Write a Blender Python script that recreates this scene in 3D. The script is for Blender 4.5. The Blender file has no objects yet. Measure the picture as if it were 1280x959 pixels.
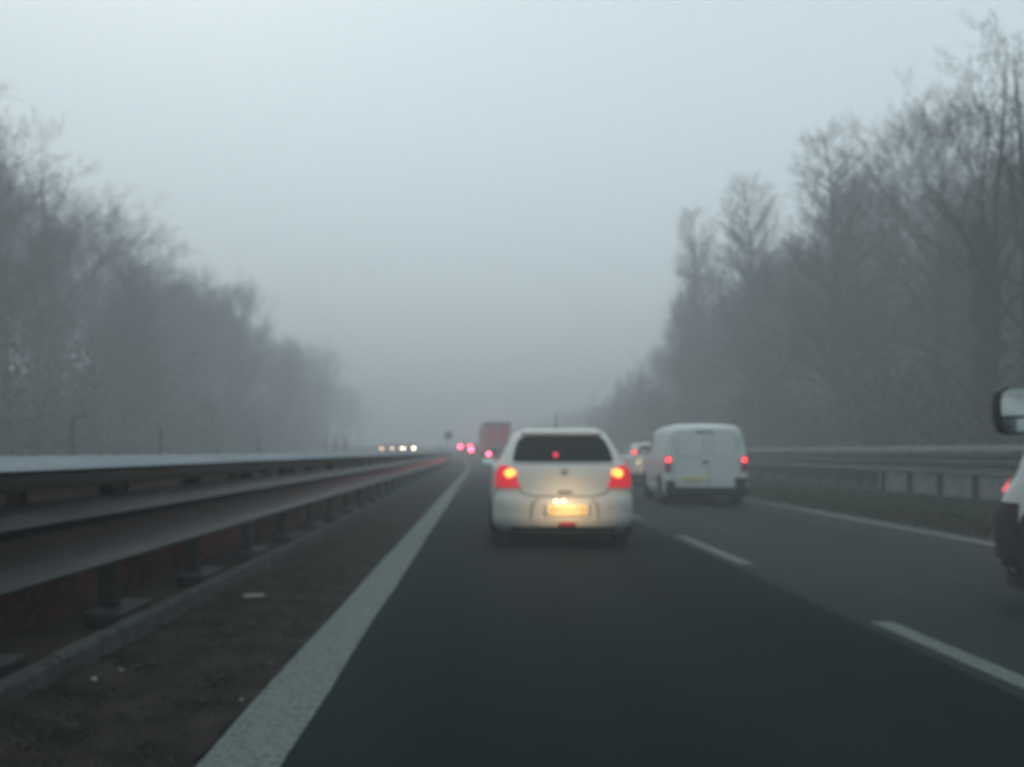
import bpy, math, random
from mathutils import Vector
R = math.radians
rng = random.Random(7)
sc = bpy.context.scene
col = sc.collection

# ------------------------------------------------------------------ camera
cam = bpy.data.cameras.new('camera'); camo = bpy.data.objects.new('camera', cam); col.objects.link(camo)
camo.location = (0, 0, 1.2); camo.rotation_euler = (R(90), 0, 0)
cam.sensor_width = 36; cam.lens = 28.125
cam.shift_x = 37/1280; cam.shift_y = 84.5/1280
cam.clip_start = 0.05; cam.clip_end = 2000
cam.dof.use_dof = True; cam.dof.focus_distance = 0.75; cam.dof.aperture_fstop = 5.0   # a phone focused on the windscreen
sc.camera = camo
# ------------------------------------------------------------------ world, sun, exposure
SUN_EL, SUN_AZ = 48, -25           # degrees; azimuth measured from +Y towards +X
w = bpy.data.worlds.new('World'); sc.world = w; w.use_nodes = True
nt = w.node_tree; bg = nt.nodes['Background']
sky = nt.nodes.new('ShaderNodeTexSky'); sky.sky_type = 'NISHITA'; sky.sun_disc = False
sky.sun_elevation = R(SUN_EL); sky.sun_rotation = R(SUN_AZ); sky.dust_density = 8; sky.air_density = 1.5; sky.ozone_density = 1.0
hs = nt.nodes.new('ShaderNodeHueSaturation'); hs.inputs['Saturation'].default_value = 0.22
gm = nt.nodes.new('ShaderNodeMix'); gm.data_type = 'RGBA'; gm.inputs[0].default_value = 0.9      # the overcast layer evens the sky out
gm.inputs[7].default_value = (7.0, 8.4, 8.95, 1)
nt.links.new(sky.outputs[0], hs.inputs['Color']); nt.links.new(hs.outputs[0], gm.inputs[6])
nt.links.new(gm.outputs[2], bg.inputs['Color']); bg.inputs['Strength'].default_value = 0.119
sl = bpy.data.lights.new('sun', 'SUN'); sl.energy = 0.5; sl.angle = R(120); sl.color = (1, .97, .93)
so = bpy.data.objects.new('sun', sl); col.objects.link(so); so.location = (0, 0, 60)
so.rotation_euler = Vector((math.sin(R(SUN_AZ))*math.cos(R(SUN_EL)), math.cos(R(SUN_AZ))*math.cos(R(SUN_EL)), math.sin(R(SUN_EL)))).to_track_quat('Z', 'Y').to_euler()
sc.view_settings.view_transform = 'Standard'; sc.view_settings.look = 'None'
sc.view_settings.exposure = 0.0; sc.view_settings.gamma = 1
sc.cycles.use_denoising = True
sc.cycles.volume_bounces = 2; sc.cycles.max_bounces = 8
sc.cycles.sample_clamp_indirect = 4
FOG = 0.0105

# ------------------------------------------------------------------ where the road goes
def off(y): return -0.0009*(max(0, min(y, 180)-50))**2-0.10*max(0, y-180)
def rise(y): return 0.5*(max(0, min(y, 160)-40)/60)**2
def W(x, y, z=0): return (x+off(y), y, z+rise(y))
def yaw(y): return math.atan(0.0018*max(0, y-50))      # turns left with the road

# ------------------------------------------------------------------ helpers
def new_mat(name): 
    m = bpy.data.materials.new(name); m.use_nodes = True
    return m, m.node_tree, m.node_tree.nodes['Principled BSDF']
def mat(name, c, rough=.6, metal=0, c2=None, scale=8, bump=0, bscale=60, detail=6, coat=0, spec=None, lo=.35, hi=.65, stretch=None):
    m, t, b = new_mat(name)
    b.inputs['Base Color'].default_value = (*c, 1); b.inputs['Roughness'].default_value = rough
    b.inputs['Metallic'].default_value = metal; b.inputs['Coat Weight'].default_value = coat
    if spec is not None: b.inputs['Specular IOR Level'].default_value = spec
    tc = t.nodes.new('ShaderNodeTexCoord'); src = tc.outputs['Object']
    if stretch:
        mp = t.nodes.new('ShaderNodeMapping'); mp.inputs['Scale'].default_value = stretch
        t.links.new(src, mp.inputs[0]); src = mp.outputs[0]
    if c2:
        n = t.nodes.new('ShaderNodeTexNoise'); n.inputs['Scale'].default_value = scale; n.inputs['Detail'].default_value = detail
        r = t.nodes.new('ShaderNodeValToRGB'); r.color_ramp.elements[0].position = lo; r.color_ramp.elements[1].position = hi
        r.color_ramp.elements[0].color = (*c, 1); r.color_ramp.elements[1].color = (*c2, 1)
        t.links.new(src, n.inputs['Vector']); t.links.new(n.outputs[0], r.inputs[0]); t.links.new(r.outputs[0], b.inputs['Base Color'])
    if bump:
        n = t.nodes.new('ShaderNodeTexNoise'); n.inputs['Scale'].default_value = bscale; n.inputs['Detail'].default_value = 4
        bp = t.nodes.new('ShaderNodeBump'); bp.inputs['Strength'].default_value = bump; bp.inputs['Distance'].default_value = .02
        t.links.new(src, n.inputs['Vector']); t.links.new(n.outputs[0], bp.inputs['Height']); t.links.new(bp.outputs[0], b.inputs['Normal'])
    return m
def glow(name, c, s, base=(.3, .02, .02)):
    m, t, b = new_mat(name)
    b.inputs['Base Color'].default_value = (*base, 1); b.inputs['Roughness'].default_value = .25
    b.inputs['Emission Color'].default_value = (*c, 1); b.inputs['Emission Strength'].default_value = s
    return m

class MB:
    def __init__(s): s.v = []; s.f = []
    def add(s, vs, fs):
        k = len(s.v); s.v += [tuple(p) for p in vs]; s.f += [tuple(i+k for i in f) for f in fs]; return s
    def box(s, x0, x1, y0, y1, z0, z1, ch=0):
        if ch:
            c = min(ch, (x1-x0)/2.1, (y1-y0)/2.1, (z1-z0)/2.1); vs = []
            for z, i in ((z0, c), (z0+c, 0), (z1-c, 0), (z1, c)):
                vs += [(x0+i, y0+c, z), (x0+c, y0+i, z), (x1-c, y0+i, z), (x1-i, y0+c, z), (x1-i, y1-c, z), (x1-c, y1-i, z), (x0+c, y1-i, z), (x0+i, y1-c, z)]
            fs = [tuple(range(7, -1, -1)), tuple(range(24, 32))]
            for r in range(3):
                for k in range(8): fs.append((r*8+k, r*8+(k+1) % 8, (r+1)*8+(k+1) % 8, (r+1)*8+k))
            return s.add(vs, fs)
        return s.add([(x0, y0, z0), (x1, y0, z0), (x1, y1, z0), (x0, y1, z0), (x0, y0, z1), (x1, y0, z1), (x1, y1, z1), (x0, y1, z1)],
                     [(0, 3, 2, 1), (4, 5, 6, 7), (0, 1, 5, 4), (1, 2, 6, 5), (2, 3, 7, 6), (3, 0, 4, 7)])
    def grid(s, rows, close_u=False):
        n = len(rows[0]); fs = []
        for i in range(len(rows)-1):
            for j in range(n if close_u else n-1):
                fs.append((i*n+j, i*n+(j+1) % n, (i+1)*n+(j+1) % n, (i+1)*n+j))
        return s.add([p for r in rows for p in r], fs)
    def tube(s, pts, rad, n=8, caps=True):
        if not isinstance(rad, (list, tuple)): rad = [rad]*len(pts)
        rows = []; pts = [Vector(p) for p in pts]
        for i, p in enumerate(pts):
            d = (pts[min(i+1, len(pts)-1)]-pts[max(i-1, 0)]).normalized()
            a = d.cross(Vector((0, 0, 1)) if abs(d.z) < .9 else Vector((1, 0, 0))).normalized(); b = d.cross(a)
            rows.append([p+(a*math.cos(2*math.pi*k/n)+b*math.sin(2*math.pi*k/n))*rad[i] for k in range(n)])
        k0 = len(s.v); s.grid(rows, True)
        if caps:
            s.f.append(tuple(k0+k for k in range(n))); s.f.append(tuple(k0+(len(pts)-1)*n+k for k in range(n-1, -1, -1)))
        return s
    def mesh(s, name, m, smooth=False):
        me = bpy.data.meshes.new(name); me.from_pydata(s.v, [], s.f); me.update()
        if smooth:
            me.polygons.foreach_set('use_smooth', [True]*len(me.polygons))
            if smooth == 'auto': me.set_sharp_from_angle(angle=R(38))
        me.materials.append(m); return me
    def build(s, name, m, parent=None, smooth=False, **k):
        return put(name, s.mesh(name, m, smooth), parent, **k)
def put(name, data, parent=None, loc=(0, 0, 0), rz=0, kind=None, label=None, cat=None, group=None):
    o = bpy.data.objects.new(name, data); col.objects.link(o); o.parent = parent; o.location = loc; o.rotation_euler = (0, 0, rz)
    tag(o, label, cat, group, kind); return o
def tag(o, label=None, cat=None, group=None, kind=None):
    for k, v in (('label', label), ('category', cat), ('group', group), ('kind', kind)):
        if v: o[k] = v
def thing(name, label, cat, loc=(0, 0, 0), rz=0, group=None): return put(name, None, None, loc, rz, None, label, cat, group)
def copy_tree(o, parent=None):
    c = o.copy(); col.objects.link(c); c.parent = parent
    for ch in o.children: copy_tree(ch, c)
    return c

# ------------------------------------------------------------------ materials
M = {}
M['asphalt_dark'] = mat('asphalt_dark', (.0045, .0085, .0115), .9, spec=.07, c2=(.013, .020, .0245), scale=1.0, bump=.6, bscale=140, stretch=(1, .12, 1), lo=.3, hi=.7)
M['asphalt_light'] = mat('asphalt_light', (.019, .026, .027), .9, spec=.1, c2=(.038, .046, .047), scale=.9, bump=.6, bscale=140, stretch=(1, .10, 1), lo=.3, hi=.7)
M['paint'] = mat('road_paint', (.08, .10, .097), .85, spec=.12, c2=(.15, .175, .17), scale=32, bump=.4, bscale=150, lo=.36, hi=.56)
M['dirt'] = mat('verge_dirt', (.008, .0075, .006), .95, spec=.1, c2=(.032, .029, .023), scale=3.5, bump=1, bscale=40)
M['soil'] = mat('forest_soil', (.012, .014, .009), .95, spec=.1, c2=(.04, .034, .02), scale=.6, bump=1, bscale=8)
M['pale_concrete'] = mat('pale_concrete', (.42, .45, .43), .9, c2=(.55, .58, .55), scale=3)
M['concrete'] = mat('concrete', (.16, .17, .16), .9, c2=(.30, .30, .28), scale=6, bump=.6, bscale=50)
M['kerb'] = mat('kerb_concrete', (.032, .037, .036), .9, spec=.2, c2=(.07, .077, .075), scale=9, bump=.8, bscale=60)
M['galv'] = mat('galvanised_steel', (.19, .21, .215), .6, .1, spec=.25, c2=(.20, .22, .225), scale=9, bump=.15, bscale=20, stretch=(1, .3, 1))
M['galv_right'] = mat('right_rail_steel', (.05, .058, .058), .6, .2, spec=.2, c2=(.085, .095, .095), scale=4, stretch=(1, .3, 2))
M['galv_dirty'] = mat('dirty_galvanised_steel', (.009, .011, .012), .42, .8, c2=(.026, .030, .031), scale=4, bump=.3, bscale=14, stretch=(1, .3, 2))
M['cap_steel'] = mat('wet_steel_cap', (.12, .155, .175), .6, .1, spec=.2, c2=(.17, .205, .225), scale=3, bump=.1, bscale=8, stretch=(1, .2, 1))
M['post_steel'] = mat('post_steel', (.012, .013, .013), .6, .5, c2=(.03, .03, .028), scale=9)
M['rust_red_reflect'] = mat('rusty_steel_red_reflect', (.030, .013, .011), .7, 0, spec=.2, c2=(.055, .026, .022), scale=7, bump=.3, bscale=30, stretch=(1, 3, .4))  # rust, reddened further: tail-light reflections put into the colour
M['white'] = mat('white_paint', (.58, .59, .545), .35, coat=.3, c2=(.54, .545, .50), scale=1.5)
M['white_van'] = mat('white_van_paint', (.58, .63, .62), .45, coat=.15, c2=(.52, .565, .555), scale=1.5)
M['darkcar'] = mat('dark_car_paint', (.02, .022, .026), .3, coat=.5)
M['greycar'] = mat('grey_car_paint', (.12, .125, .13), .3, .4, coat=.5)
M['glass'] = mat('tinted_glass', (.008, .012, .013), .15, spec=.22)
M['plastic'] = mat('black_plastic', (.018, .02, .021), .55, bump=.2, bscale=80)
M['rubber'] = mat('tyre_rubber', (.011, .011, .012), .85, bump=.2, bscale=60)
M['rim'] = mat('wheel_rim', (.22, .23, .24), .4, .8)
M['seam_pale'] = mat('door_gap', (.24, .26, .26), .8)
M['seam'] = mat('shut_line_gap', (.10, .11, .11), .8)
M['lens_red'] = glow('lit_red_lens', (1, .03, .05), .45, (.4, .02, .03))
M['lens_dim'] = mat('unlit_red_lens', (.28, .02, .03), .2, coat=.5)
M['core'] = glow('brake_bulb', (1, .20, .03), 7)
M['core_red'] = glow('red_bulb', (1, .045, .06), 4)
M['core_far'] = glow('far_red_bulb', (1, .04, .09), 60)
M['head'] = glow('headlight_bulb', (1, .55, .24), 22, (.8, .8, .8))
M['head_white'] = glow('white_headlight_bulb', (1, .86, .62), 50, (.8, .8, .8))
M['plate'] = mat('plate_face', (.80, .66, .34), .4, c2=(.85, .74, .45), scale=20)
M['plate_ink'] = mat('plate_ink', (.30, .22, .10), .6)
M['plate_bulb'] = glow('plate_bulb', (1, .72, .35), 8, (.8, .7, .5))
M['clear_lens'] = mat('clear_lens', (.35, .36, .37), .1, coat=1)
M['pink_lens'] = glow('pink_marker', (1, .12, .18), .9, (.5, .1, .12))
M['mirror'] = mat('mirror_glass', (.75, .8, .8), .03, 1)
M['truck_red'] = mat('truck_red', (.68, .008, .022), .5, c2=(.58, .007, .018), scale=2)
M['truck_grey'] = mat('truck_grey', (.42, .43, .44), .6)
M['bark'] = mat('bark', (.016, .016, .015), .95, spec=.04, c2=(.035, .032, .027), scale=6, bump=.8, bscale=12)
M['twig'] = mat('twig', (.020, .018, .016), .95, spec=.04, c2=(.034, .028, .024), scale=.5)
M['twig_brown'] = mat('reddish_twig', (.034, .024, .020), .95, spec=.04, c2=(.045, .032, .026), scale=.5)
M['ivy'] = mat('ivy_leaves', (.010, .018, .010), .8, spec=.04, c2=(.022, .034, .018), scale=2)
M['leaf_brown'] = mat('dead_leaves', (.05, .034, .018), .9, spec=.04, c2=(.035, .040, .018), scale=.35)
M['leaf_green'] = mat('undergrowth_leaves', (.011, .014, .008), .95, spec=.03, c2=(.030, .021, .013), scale=.3, lo=.4, hi=.6)
M['grass'] = mat('grass_blades', (.016, .028, .010), .9, spec=.1, c2=(.036, .042, .016), scale=1.1)
M['grass_ground'] = mat('grass_soil', (.012, .018, .008), .95, spec=.1, c2=(.03, .036, .016), scale=1.2, bump=1, bscale=30)
M['dry'] = mat('dry_weeds', (.32, .13, .06), .95, spec=.05, c2=(.10, .055, .03), scale=2)
M['pale'] = mat('pale_litter', (.22, .23, .22), .7, c2=(.34, .34, .32), scale=9)
M['stone'] = mat('pebbles', (.03, .03, .027), .9, c2=(.15, .14, .12), scale=3, lo=.5, hi=.75)
M['wood_post'] = mat('fence_post_wood', (.014, .014, .013), .9, c2=(.03, .03, .026), scale=5)

# ------------------------------------------------------------------ ground and carriageways
YS = [-60+4*i for i in range(15)]+[2*i for i in range(0, 60)]+[120+10*i for i in range(9)]+[210+30*i for i in range(23)]
def strip(xs_z, y0, y1, ys=YS):
    yy = [y0]+[y for y in ys if y0 < y < y1]+[y1]
    return [[W(x, y, z) for x, z in xs_z] for y in yy]
prof = [(-410, 16), (-80, 14), (-52, 10), (-38, 4.5), (-30, 2.0), (-24, 1.0), (-16, .30), (-13.2, .08), (-12.6, .05), (-4.1, .05), (-4.05, .10), (-3.3, .12), (-2.30, .10), (-2.24, -.03), (-1.2, -.03),
        (6.9, -.03), (7.0, -.01), (8.5, .05), (10.3, .13), (11.5, .13), (14, .30), (18, .9), (24, 1.9), (30, 3.2), (38, 7), (52, 12), (80, 15), (410, 17)]
g = MB().grid(strip(prof, -60, 880)); g.build('ground', M['soil'], kind='structure', smooth=True)
MB().grid(strip([(-1.3, .0), (.5, .0), (2.62, .0)], -60, 300)).build('left_lane_surface', M['asphalt_dark'], kind='structure')
road = MB().grid(strip([(2.62, .0), (4.7, .0), (6.98, .0)], -60, 300)).build('road', M['asphalt_light'], kind='structure')
MB().grid(strip([(-12.4, .16), (-8, .16), (-4.3, .16)], -60, 300)).build('opposite_carriageway', M['asphalt_light'], kind='structure')
# rough dirt of the median edge, with its own relief
rows = []
for i in range(360):
    y = .3+i*.06 if i < 200 else 12.3+(i-200)*.6
    r = []
    for j in range(15):
        x = -2.16+j*(1.06/14)
        edge = min(1, (14-j)/4)
        h = .012+edge*(.018+.022*math.sin(x*23+y*5.1)*math.sin(y*7.3+x*9)+rng.uniform(-.012, .014))+(.03 if j < 3 else 0)
        r.append(W(x+(rng.uniform(-.012, .012) if j == 14 else 0), y, max(h, .004)))
    rows.append(r)
MB().grid(rows).build('dirt_verge', M['dirt'], kind='structure', smooth=True)
MB().grid(strip([(7.0, .004), (8.5, .06), (10.3, .14)], -60, 250)).build('grass_verge', M['grass_ground'], kind='structure')

def marking(name, x0, x1, y0, y1, m=M['paint'], ragged=.010, parent=None):
    n = max(2, int((y1-y0)/.5)) if y1 < 40 else max(2, int((y1-y0)/1.0))
    mb = MB(); rows = []
    for i in range(n+1):
        y = y0+(y1-y0)*i/n
        a, b = x0+rng.uniform(-ragged, ragged), x1+rng.uniform(-ragged, ragged)
        rows.append([W(a, y, .001), W(a, y, .006), W(b, y, .006), W(b, y, .001)])
    return mb.grid(rows).build(name, m, parent)
marking('edge_line', -1.09, -.77, -20, 160, parent=road)
marking('edge_line', 6.42, 6.68, -20, 160, parent=road)
marking('edge_line', -4.75, -4.6, -20, 160, parent=road).location.z = .16
for k in range(-3, 24):
    y0 = 2.75+5.68*k
    marking('lane_dash', 2.72, 2.87, y0, y0+2.85, ragged=.004, parent=road)

# ------------------------------------------------------------------ guardrails
def beam_profile(zc, h, depth, n=2, face=1):
    """corrugated sheet seen in section: list of (x, z), x = how far it stands out towards the road"""
    pts = []; N = 8*n
    for i in range(N+1):
        t = i/N
        pts.append((face*depth*(.5-.5*math.cos(2*math.pi*n*t)), zc-h/2+h*t))
    lip = [(face*-.004, zc-h/2-.018)]; lip2 = [(face*-.004, zc+h/2+.018)]
    return lip+pts+lip2
SHEET_L = [(-.012, .50), (.01, .505), (.055, .52), (.085, .545), (.050, .580), (.035, .605), (.020, .64), (0, .70), (.004, .77), (.045, .80), (.085, .830), (.048, .866), (.03, .885), (.01, .905), (-.012, .935)]
SHEET_R = [(-.012, .65), (-.05, .67), (-.075, .70), (-.05, .75), (-.01, .80), (-.012, .88), (-.05, .91), (-.07, .94), (-.03, .98), (-.008, 1.03), (-.05, 1.07), (-.07, 1.10), (-.02, 1.14), (0, 1.16)]
def rail_section(name, profile, x, y0, y1, m, parent, thick=.006, closed=False, ov=.02):
    ys = [y0]+[y0+(y1+ov-y0)*i/3 for i in (1, 2)]+[y1+ov]
    back = [(px+thick*(-1 if True else 1), pz) for px, pz in reversed(profile)]
    ring = profile if closed else profile+back
    rows = [[W(x+px, y, pz) for px, pz in ring] for y in ys]
    mb = MB().grid(rows, True)
    n = len(ring); mb.f.append(tuple(range(n-1, -1, -1))); mb.f.append(tuple(len(rows)*n-n+k for k in range(n)))
    return mb.build(name, m, parent, smooth='auto')
def post_mesh(h, m, wx=.09, wy=.11):
    mb = MB()      # a C-section post
    mb.box(-wx/2, wx/2, -wy/2, -wy/2+.012, 0, h); mb.box(-wx/2, wx/2, wy/2-.012, wy/2, 0, h); mb.box(wx/2-.012, wx/2, -wy/2+.012, wy/2-.012, 0, h)
    return mb.mesh('post', m)
def kerb_run(label, x0, x1, z1, ya, yb, L, z0=-.02, m=M['kerb']):
    t = thing('kerb', label, 'kerb', W(x0, ya))
    lx, ly, lz = t.location
    y = ya
    while y < yb:
        dz = rng.uniform(-.004, .006); dx = rng.uniform(-.006, .006)
        a, b = W(0, y+.008), W(0, y+L-.008)
        mb = MB(); vs = []
        for (ax, ay, az) in (a, b):
            vs += [(ax+x0+dx, ay, az+z0), (ax+x1+dx, ay, az+z0), (ax+x1+dx-.005, ay, az+z1+dz-.02), (ax+x1+dx-.025, ay, az+z1+dz), (ax+x0+dx+.02, ay, az+z1+dz), (ax+x0+dx, ay, az+z1+dz-.02)]
        vs = [(p-lx, q-ly, r-lz) for p, q, r in vs]
        mb.add(vs, [(5, 4, 3, 2, 1, 0), (6, 7, 8, 9, 10, 11)]+[(i, (i+1) % 6, 6+(i+1) % 6, 6+i) for i in range(6)])
        mb.build('kerb_stone', m, t); y += L
kerb_run('low dark concrete kerb between the dirt strip and the left guardrail', -2.20, -2.10, .17, -6, 110, 2.0)
# -- median barrier, our side
def barrier(label, x, face, ya, yb, cap, beams, zpost, sp, ground_z, feet=False, back=None, capname='cap_rail', pm='post_steel', bm='galv_dirty', capm='cap_steel'):
    t = thing('guardrail', label, 'guardrail', (0, 0, 0))
    L = 4.5; y = ya
    while y < yb:
        for (prof, bx, *om) in beams: rail_section('rail_beam', prof, bx, y, y+L, M[om[0] if om else bm], t)
        if cap: rail_section(capname, cap, x, y, y+L, M[capm], t, closed=True, ov=-.012)
        y += L
    pmsh = post_mesh(zpost-ground_z, M[pm])
    foot = MB().box(-.11, .11, -.26, .26, 0, .10, .012).mesh('base_block', M['post_steel']) if feet else None
    y = ya+.7
    while y < yb:
        p = W(x-face*.22, y, ground_z)
        put('post', pmsh, t, p, yaw(y)+(math.pi if face < 0 else 0))
        if foot: put('base_block', foot, t, (p[0]+.06, p[1], p[2]), yaw(y))
        y += sp
    return t
# cap: crowned, wet on top, with a deep dark underside lip
cap_l = [(-.01, 1.094), (.0, 1.104), (-.012, 1.112), (-.16, 1.142), (-.36, 1.162), (-.58, 1.170), (-.66, 1.160), (-.66, 1.10), (-.60, 1.085), (-.05, 1.085)]
barrier('tall steel guardrail on the median with pale flat cap left of the lanes', -2.20, 1, -6, 112,
        cap_l, [([(-.05, 1.0), (-.02, 1.005), (-.012, 1.05), (-.02, 1.085), (-.05, 1.09)], -2.2, 'post_steel'), (SHEET_L, -2.285)], 1.05, 1.5, .10, feet=True)
# -- the back-to-back rail of the opposite carriageway, standing behind it
barrier('rusty rear guardrail of the opposite carriageway, red lamp reflections tinted in, seen through the gaps of the median', -3.25, -1, -6, 112,
        None, [(beam_profile(.92, .20, .07, 1, -1), -3.22), (beam_profile(.62, .22, .07, 1, -1), -3.22)], 1.0, 1.5, .10, pm='rust_red_reflect', bm='rust_red_reflect')
kerb_run('pale concrete kerb on the far side of the median', -3.75, -3.6, .30, -6, 112, 2.0, z0=.05, m=M['concrete'])
# -- right barrier
cap_r = [(0, 1.19), (-.01, 1.28), (-.05, 1.305), (-.30, 1.30), (-.32, 1.19)]
cap_rr = [(-a, b) for a, b in cap_r][::-1]
barrier('grey steel guardrail along the grass on the right of the road', 10.45, -1, -6, 130,
        cap_rr, [(SHEET_R, 10.50)], 1.2, 1.33, .13, capm='galv', bm='galv_right')
t = thing('parapet_wall', 'pale low concrete wall seen between the posts of the right guardrail', 'wall', W(11.3, 12))
y = 8.0
while y < 22.3:
    MB().box(-.1, .1, 0, 1.30, 0, .62, .02).build('concrete_slab', M['pale_concrete'], t, loc=(0, y-12, .13)); y += 1.33
kerb_run('thin concrete edging at the foot of the right guardrail', 10.28, 10.38, .20, 4, 110, 2.0, z0=.02)

# ------------------------------------------------------------------ vehicles
def lerp_table(tab, z):
    if z <= tab[0][0]: return tab[0][1:]
    for a, b in zip(tab, tab[1:]):
        if z <= b[0]:
            t = (z-a[0])/(b[0]-a[0]); return tuple(p+(q-p)*t for p, q in zip(a[1:], b[1:]))
    return tab[-1][1:]
class Shape:
    """horizontal outlines stacked in z; table rows: z, rear y, front y, half width, rear corner depth, rear exponent, front corner depth, front exponent"""
    def __init__(s, tab): s.t = tab
    def at(s, z): return lerp_table(s.t, z)
    def rear(s, x, z):
        yr, yf, w, Rr, n, Rf, m = s.at(z); q = min(.9999, abs(x)/w)
        return Vector((x, yr+Rr*(1-(1-q**n)**(1/n)), z))
    def front(s, x, z):
        yr, yf, w, Rr, n, Rf, m = s.at(z); q = min(.9999, abs(x)/w)
        return Vector((x, yf-Rf*(1-(1-q**m)**(1/m)), z))
    def side(s, y, z, sg):
        yr, yf, w, Rr, n, Rf, m = s.at(z); x = w
        if y < yr+Rr: q = max(0, min(1, 1-(y-yr)/Rr)); x = w*(1-q**n)**(1/n)
        if y > yf-Rf: q = max(0, min(1, 1-(yf-y)/Rf)); x = w*(1-q**m)**(1/m)
        return Vector((sg*x, y, z))
    def ring(s, z, nc=12, ns=8):
        yr, yf, w, Rr, n, Rf, m = s.at(z); out = []
        for k in range(nc+1):
            a = math.pi/2*k/nc; out.append((w*math.sin(a)**(2/n), yr+Rr*(1-math.cos(a)**(2/n)), z))
        for k in range(1, ns): out.append((w, yr+Rr+(yf-Rf-yr-Rr)*k/ns, z))
        for k in range(nc+1):
            a = math.pi/2*(1-k/nc); out.append((w*math.sin(a)**(2/m), yf-Rf*(1-math.cos(a)**(2/m)), z))
        return out+[(-x, y, z) for x, y, z in reversed(out[1:-1])]
    def body(s):
        zs = []
        for a, b in zip(s.t, s.t[1:]):
            k = max(1, int((b[0]-a[0])/.05)); zs += [a[0]+(b[0]-a[0])*i/k for i in range(k)]
        zs.append(s.t[-1][0]); rows = [s.ring(z) for z in zs]; mb = MB().grid(rows, True); n = len(rows[0])
        mb.f.append(tuple(range(n-1, -1, -1))); mb.f.append(tuple((len(rows)-1)*n+k for k in range(n)))
        return mb
    def patch(s, rows, where='rear', sg=1, offs=.006, thick=.02, nr=6, ncol=8):
        """rows: (z, a, b) with a..b = x range (rear/front) or y range (side); a closed, slightly raised plate on the body"""
        f = {'rear': s.rear, 'front': s.front}.get(where) or (lambda a, z: s.side(a, z, sg))
        zz = []
        for a, b in zip(rows, rows[1:]): zz += [tuple(p+(q-p)*i/nr for p, q in zip(a, b)) for i in range(nr)]
        zz.append(rows[-1])
        def nrm(a, z):
            e = .004; d1 = f(a+e, z)-f(a-e, z); d2 = f(a, z+e)-f(a, z-e); v = d1.cross(d2)
            if v.length < 1e-9: v = Vector((0, -1, 0))
            v.normalize()
            ref = {'rear': Vector((0, -1, 0)), 'front': Vector((0, 1, 0))}.get(where) or Vector((sg, 0, 0))
            return v if v.dot(ref) > 0 else -v
        G = [[(f(a+(b-a)*j/ncol, z), nrm(a+(b-a)*j/ncol, z)) for j in range(ncol+1)] for z, a, b in zz]
        out = [[p+n*offs for p, n in r] for r in G]; inn = [[p-n*thick for p, n in r] for r in G]
        mb = MB().grid(out); k = len(mb.v); mb.grid(inn); nR, nC = len(G), ncol+1
        edge = [(0, j) for j in range(nC)]+[(i, nC-1) for i in range(1, nR)]+[(nR-1, j) for j in range(nC-2, -1, -1)]+[(i, 0) for i in range(nR-2, 0, -1)]
        ids = [i*nC+j for i, j in edge]
        for a, b in zip(ids, ids[1:]+ids[:1]): mb.f.append((a, b, b+k, a+k))
        return mb
def mirror_rows(rows): return [(z, -b, -a) for z, a, b in rows]
def wheel(parent, x, y, r, wd, sg):
    prof = [(0, r*.62), (0, r*.9), (.02, r*.985), (.05, r), (wd-.05, r), (wd-.02, r*.985), (wd, r*.9), (wd, r*.6)]
    mb = MB(); mb.grid([[(-sg*p, math.cos(2*math.pi*k/28)*q, r+math.sin(2*math.pi*k/28)*q) for k in range(28)] for p, q in prof], True)
    ty = mb.build('tyre', M['rubber'], parent, smooth='auto', loc=(x, y, 0))
    mb = MB(); mb.grid([[(-sg*p, math.cos(2*math.pi*k/28)*q, r+math.sin(2*math.pi*k/28)*q) for k in range(28)] for p, q in ((.01, r*.63), (.015, r*.56), (.05, r*.5), (.05, .02))], True)
    for a in range(5):
        an = 2*math.pi*a/5; c, s_ = math.cos(an), math.sin(an); e = .035
        mb.add([(-sg*.02, c*.03-s_*e, r+s_*.03+c*e), (-sg*.02, c*.03+s_*e, r+s_*.03-c*e), (-sg*.014, c*r*.58+s_*e, r+s_*r*.58-c*e), (-sg*.014, c*r*.58-s_*e, r+s_*r*.58+c*e)], [(0, 1, 2, 3)])
    mb.build('rim', M['rim'], ty, smooth=False)
def arch(S, parent, y, r, zc, sg):
    mb = MB(); n = 18; ctr = S.side(y, zc, sg)+Vector((sg*.006, 0, 0)); pts = [ctr]
    for k in range(n+1):
        a = -.35+(math.pi+.7)*k/n; z = max(zc+r*math.sin(a), S.t[0][0]-.02); p = S.side(y+r*math.cos(a), max(z, S.t[0][0]), sg); p.z = z; p.x += sg*.006; pts.append(p)
    mb.add(pts, [(0, k, k+1) for k in range(1, n+1)])
    mb.build('wheel_arch', M['plastic'], parent)
def plate(S, parent, x, z, wd=.50, h=.11, y_off=-.02, lit=0, energy=.3, yv=None):
    y = (S.rear(x, z).y if yv is None else yv)+y_off
    p = MB().box(x-wd/2, x+wd/2, y-.012, y, z-h/2, z+h/2, .004).build('number_plate', M['plate'], parent)
    for k in range(7):        # dark character blocks, too blurred to read in the photograph
        cx = x-wd*.36+k*wd*.12
        MB().box(cx-.014, cx+.012, y-.015, y-.011, z-.030+.004*(k % 2), z+.030).build('character', M['plate_ink'], p)
    if lit:
        for sx in (-.14, -.05) if lit == 2 else (-.1, .1):
            MB().box(x+sx-.02, x+sx+.02, y-.03, y-.005, z+h/2+.035, z+h/2+.055, .006).build('plate_lamp', M['plate_bulb'], parent)
        li = bpy.data.lights.new('plate_fill', 'POINT'); li.energy = energy; li.color = (1, .62, .30); li.shadow_soft_size = .08  # added warm fill floating behind the plate, washes the bumper around it
        put('plate_fill', li, parent, (x, y-.30, z+h/2+.0))
    return p
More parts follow.
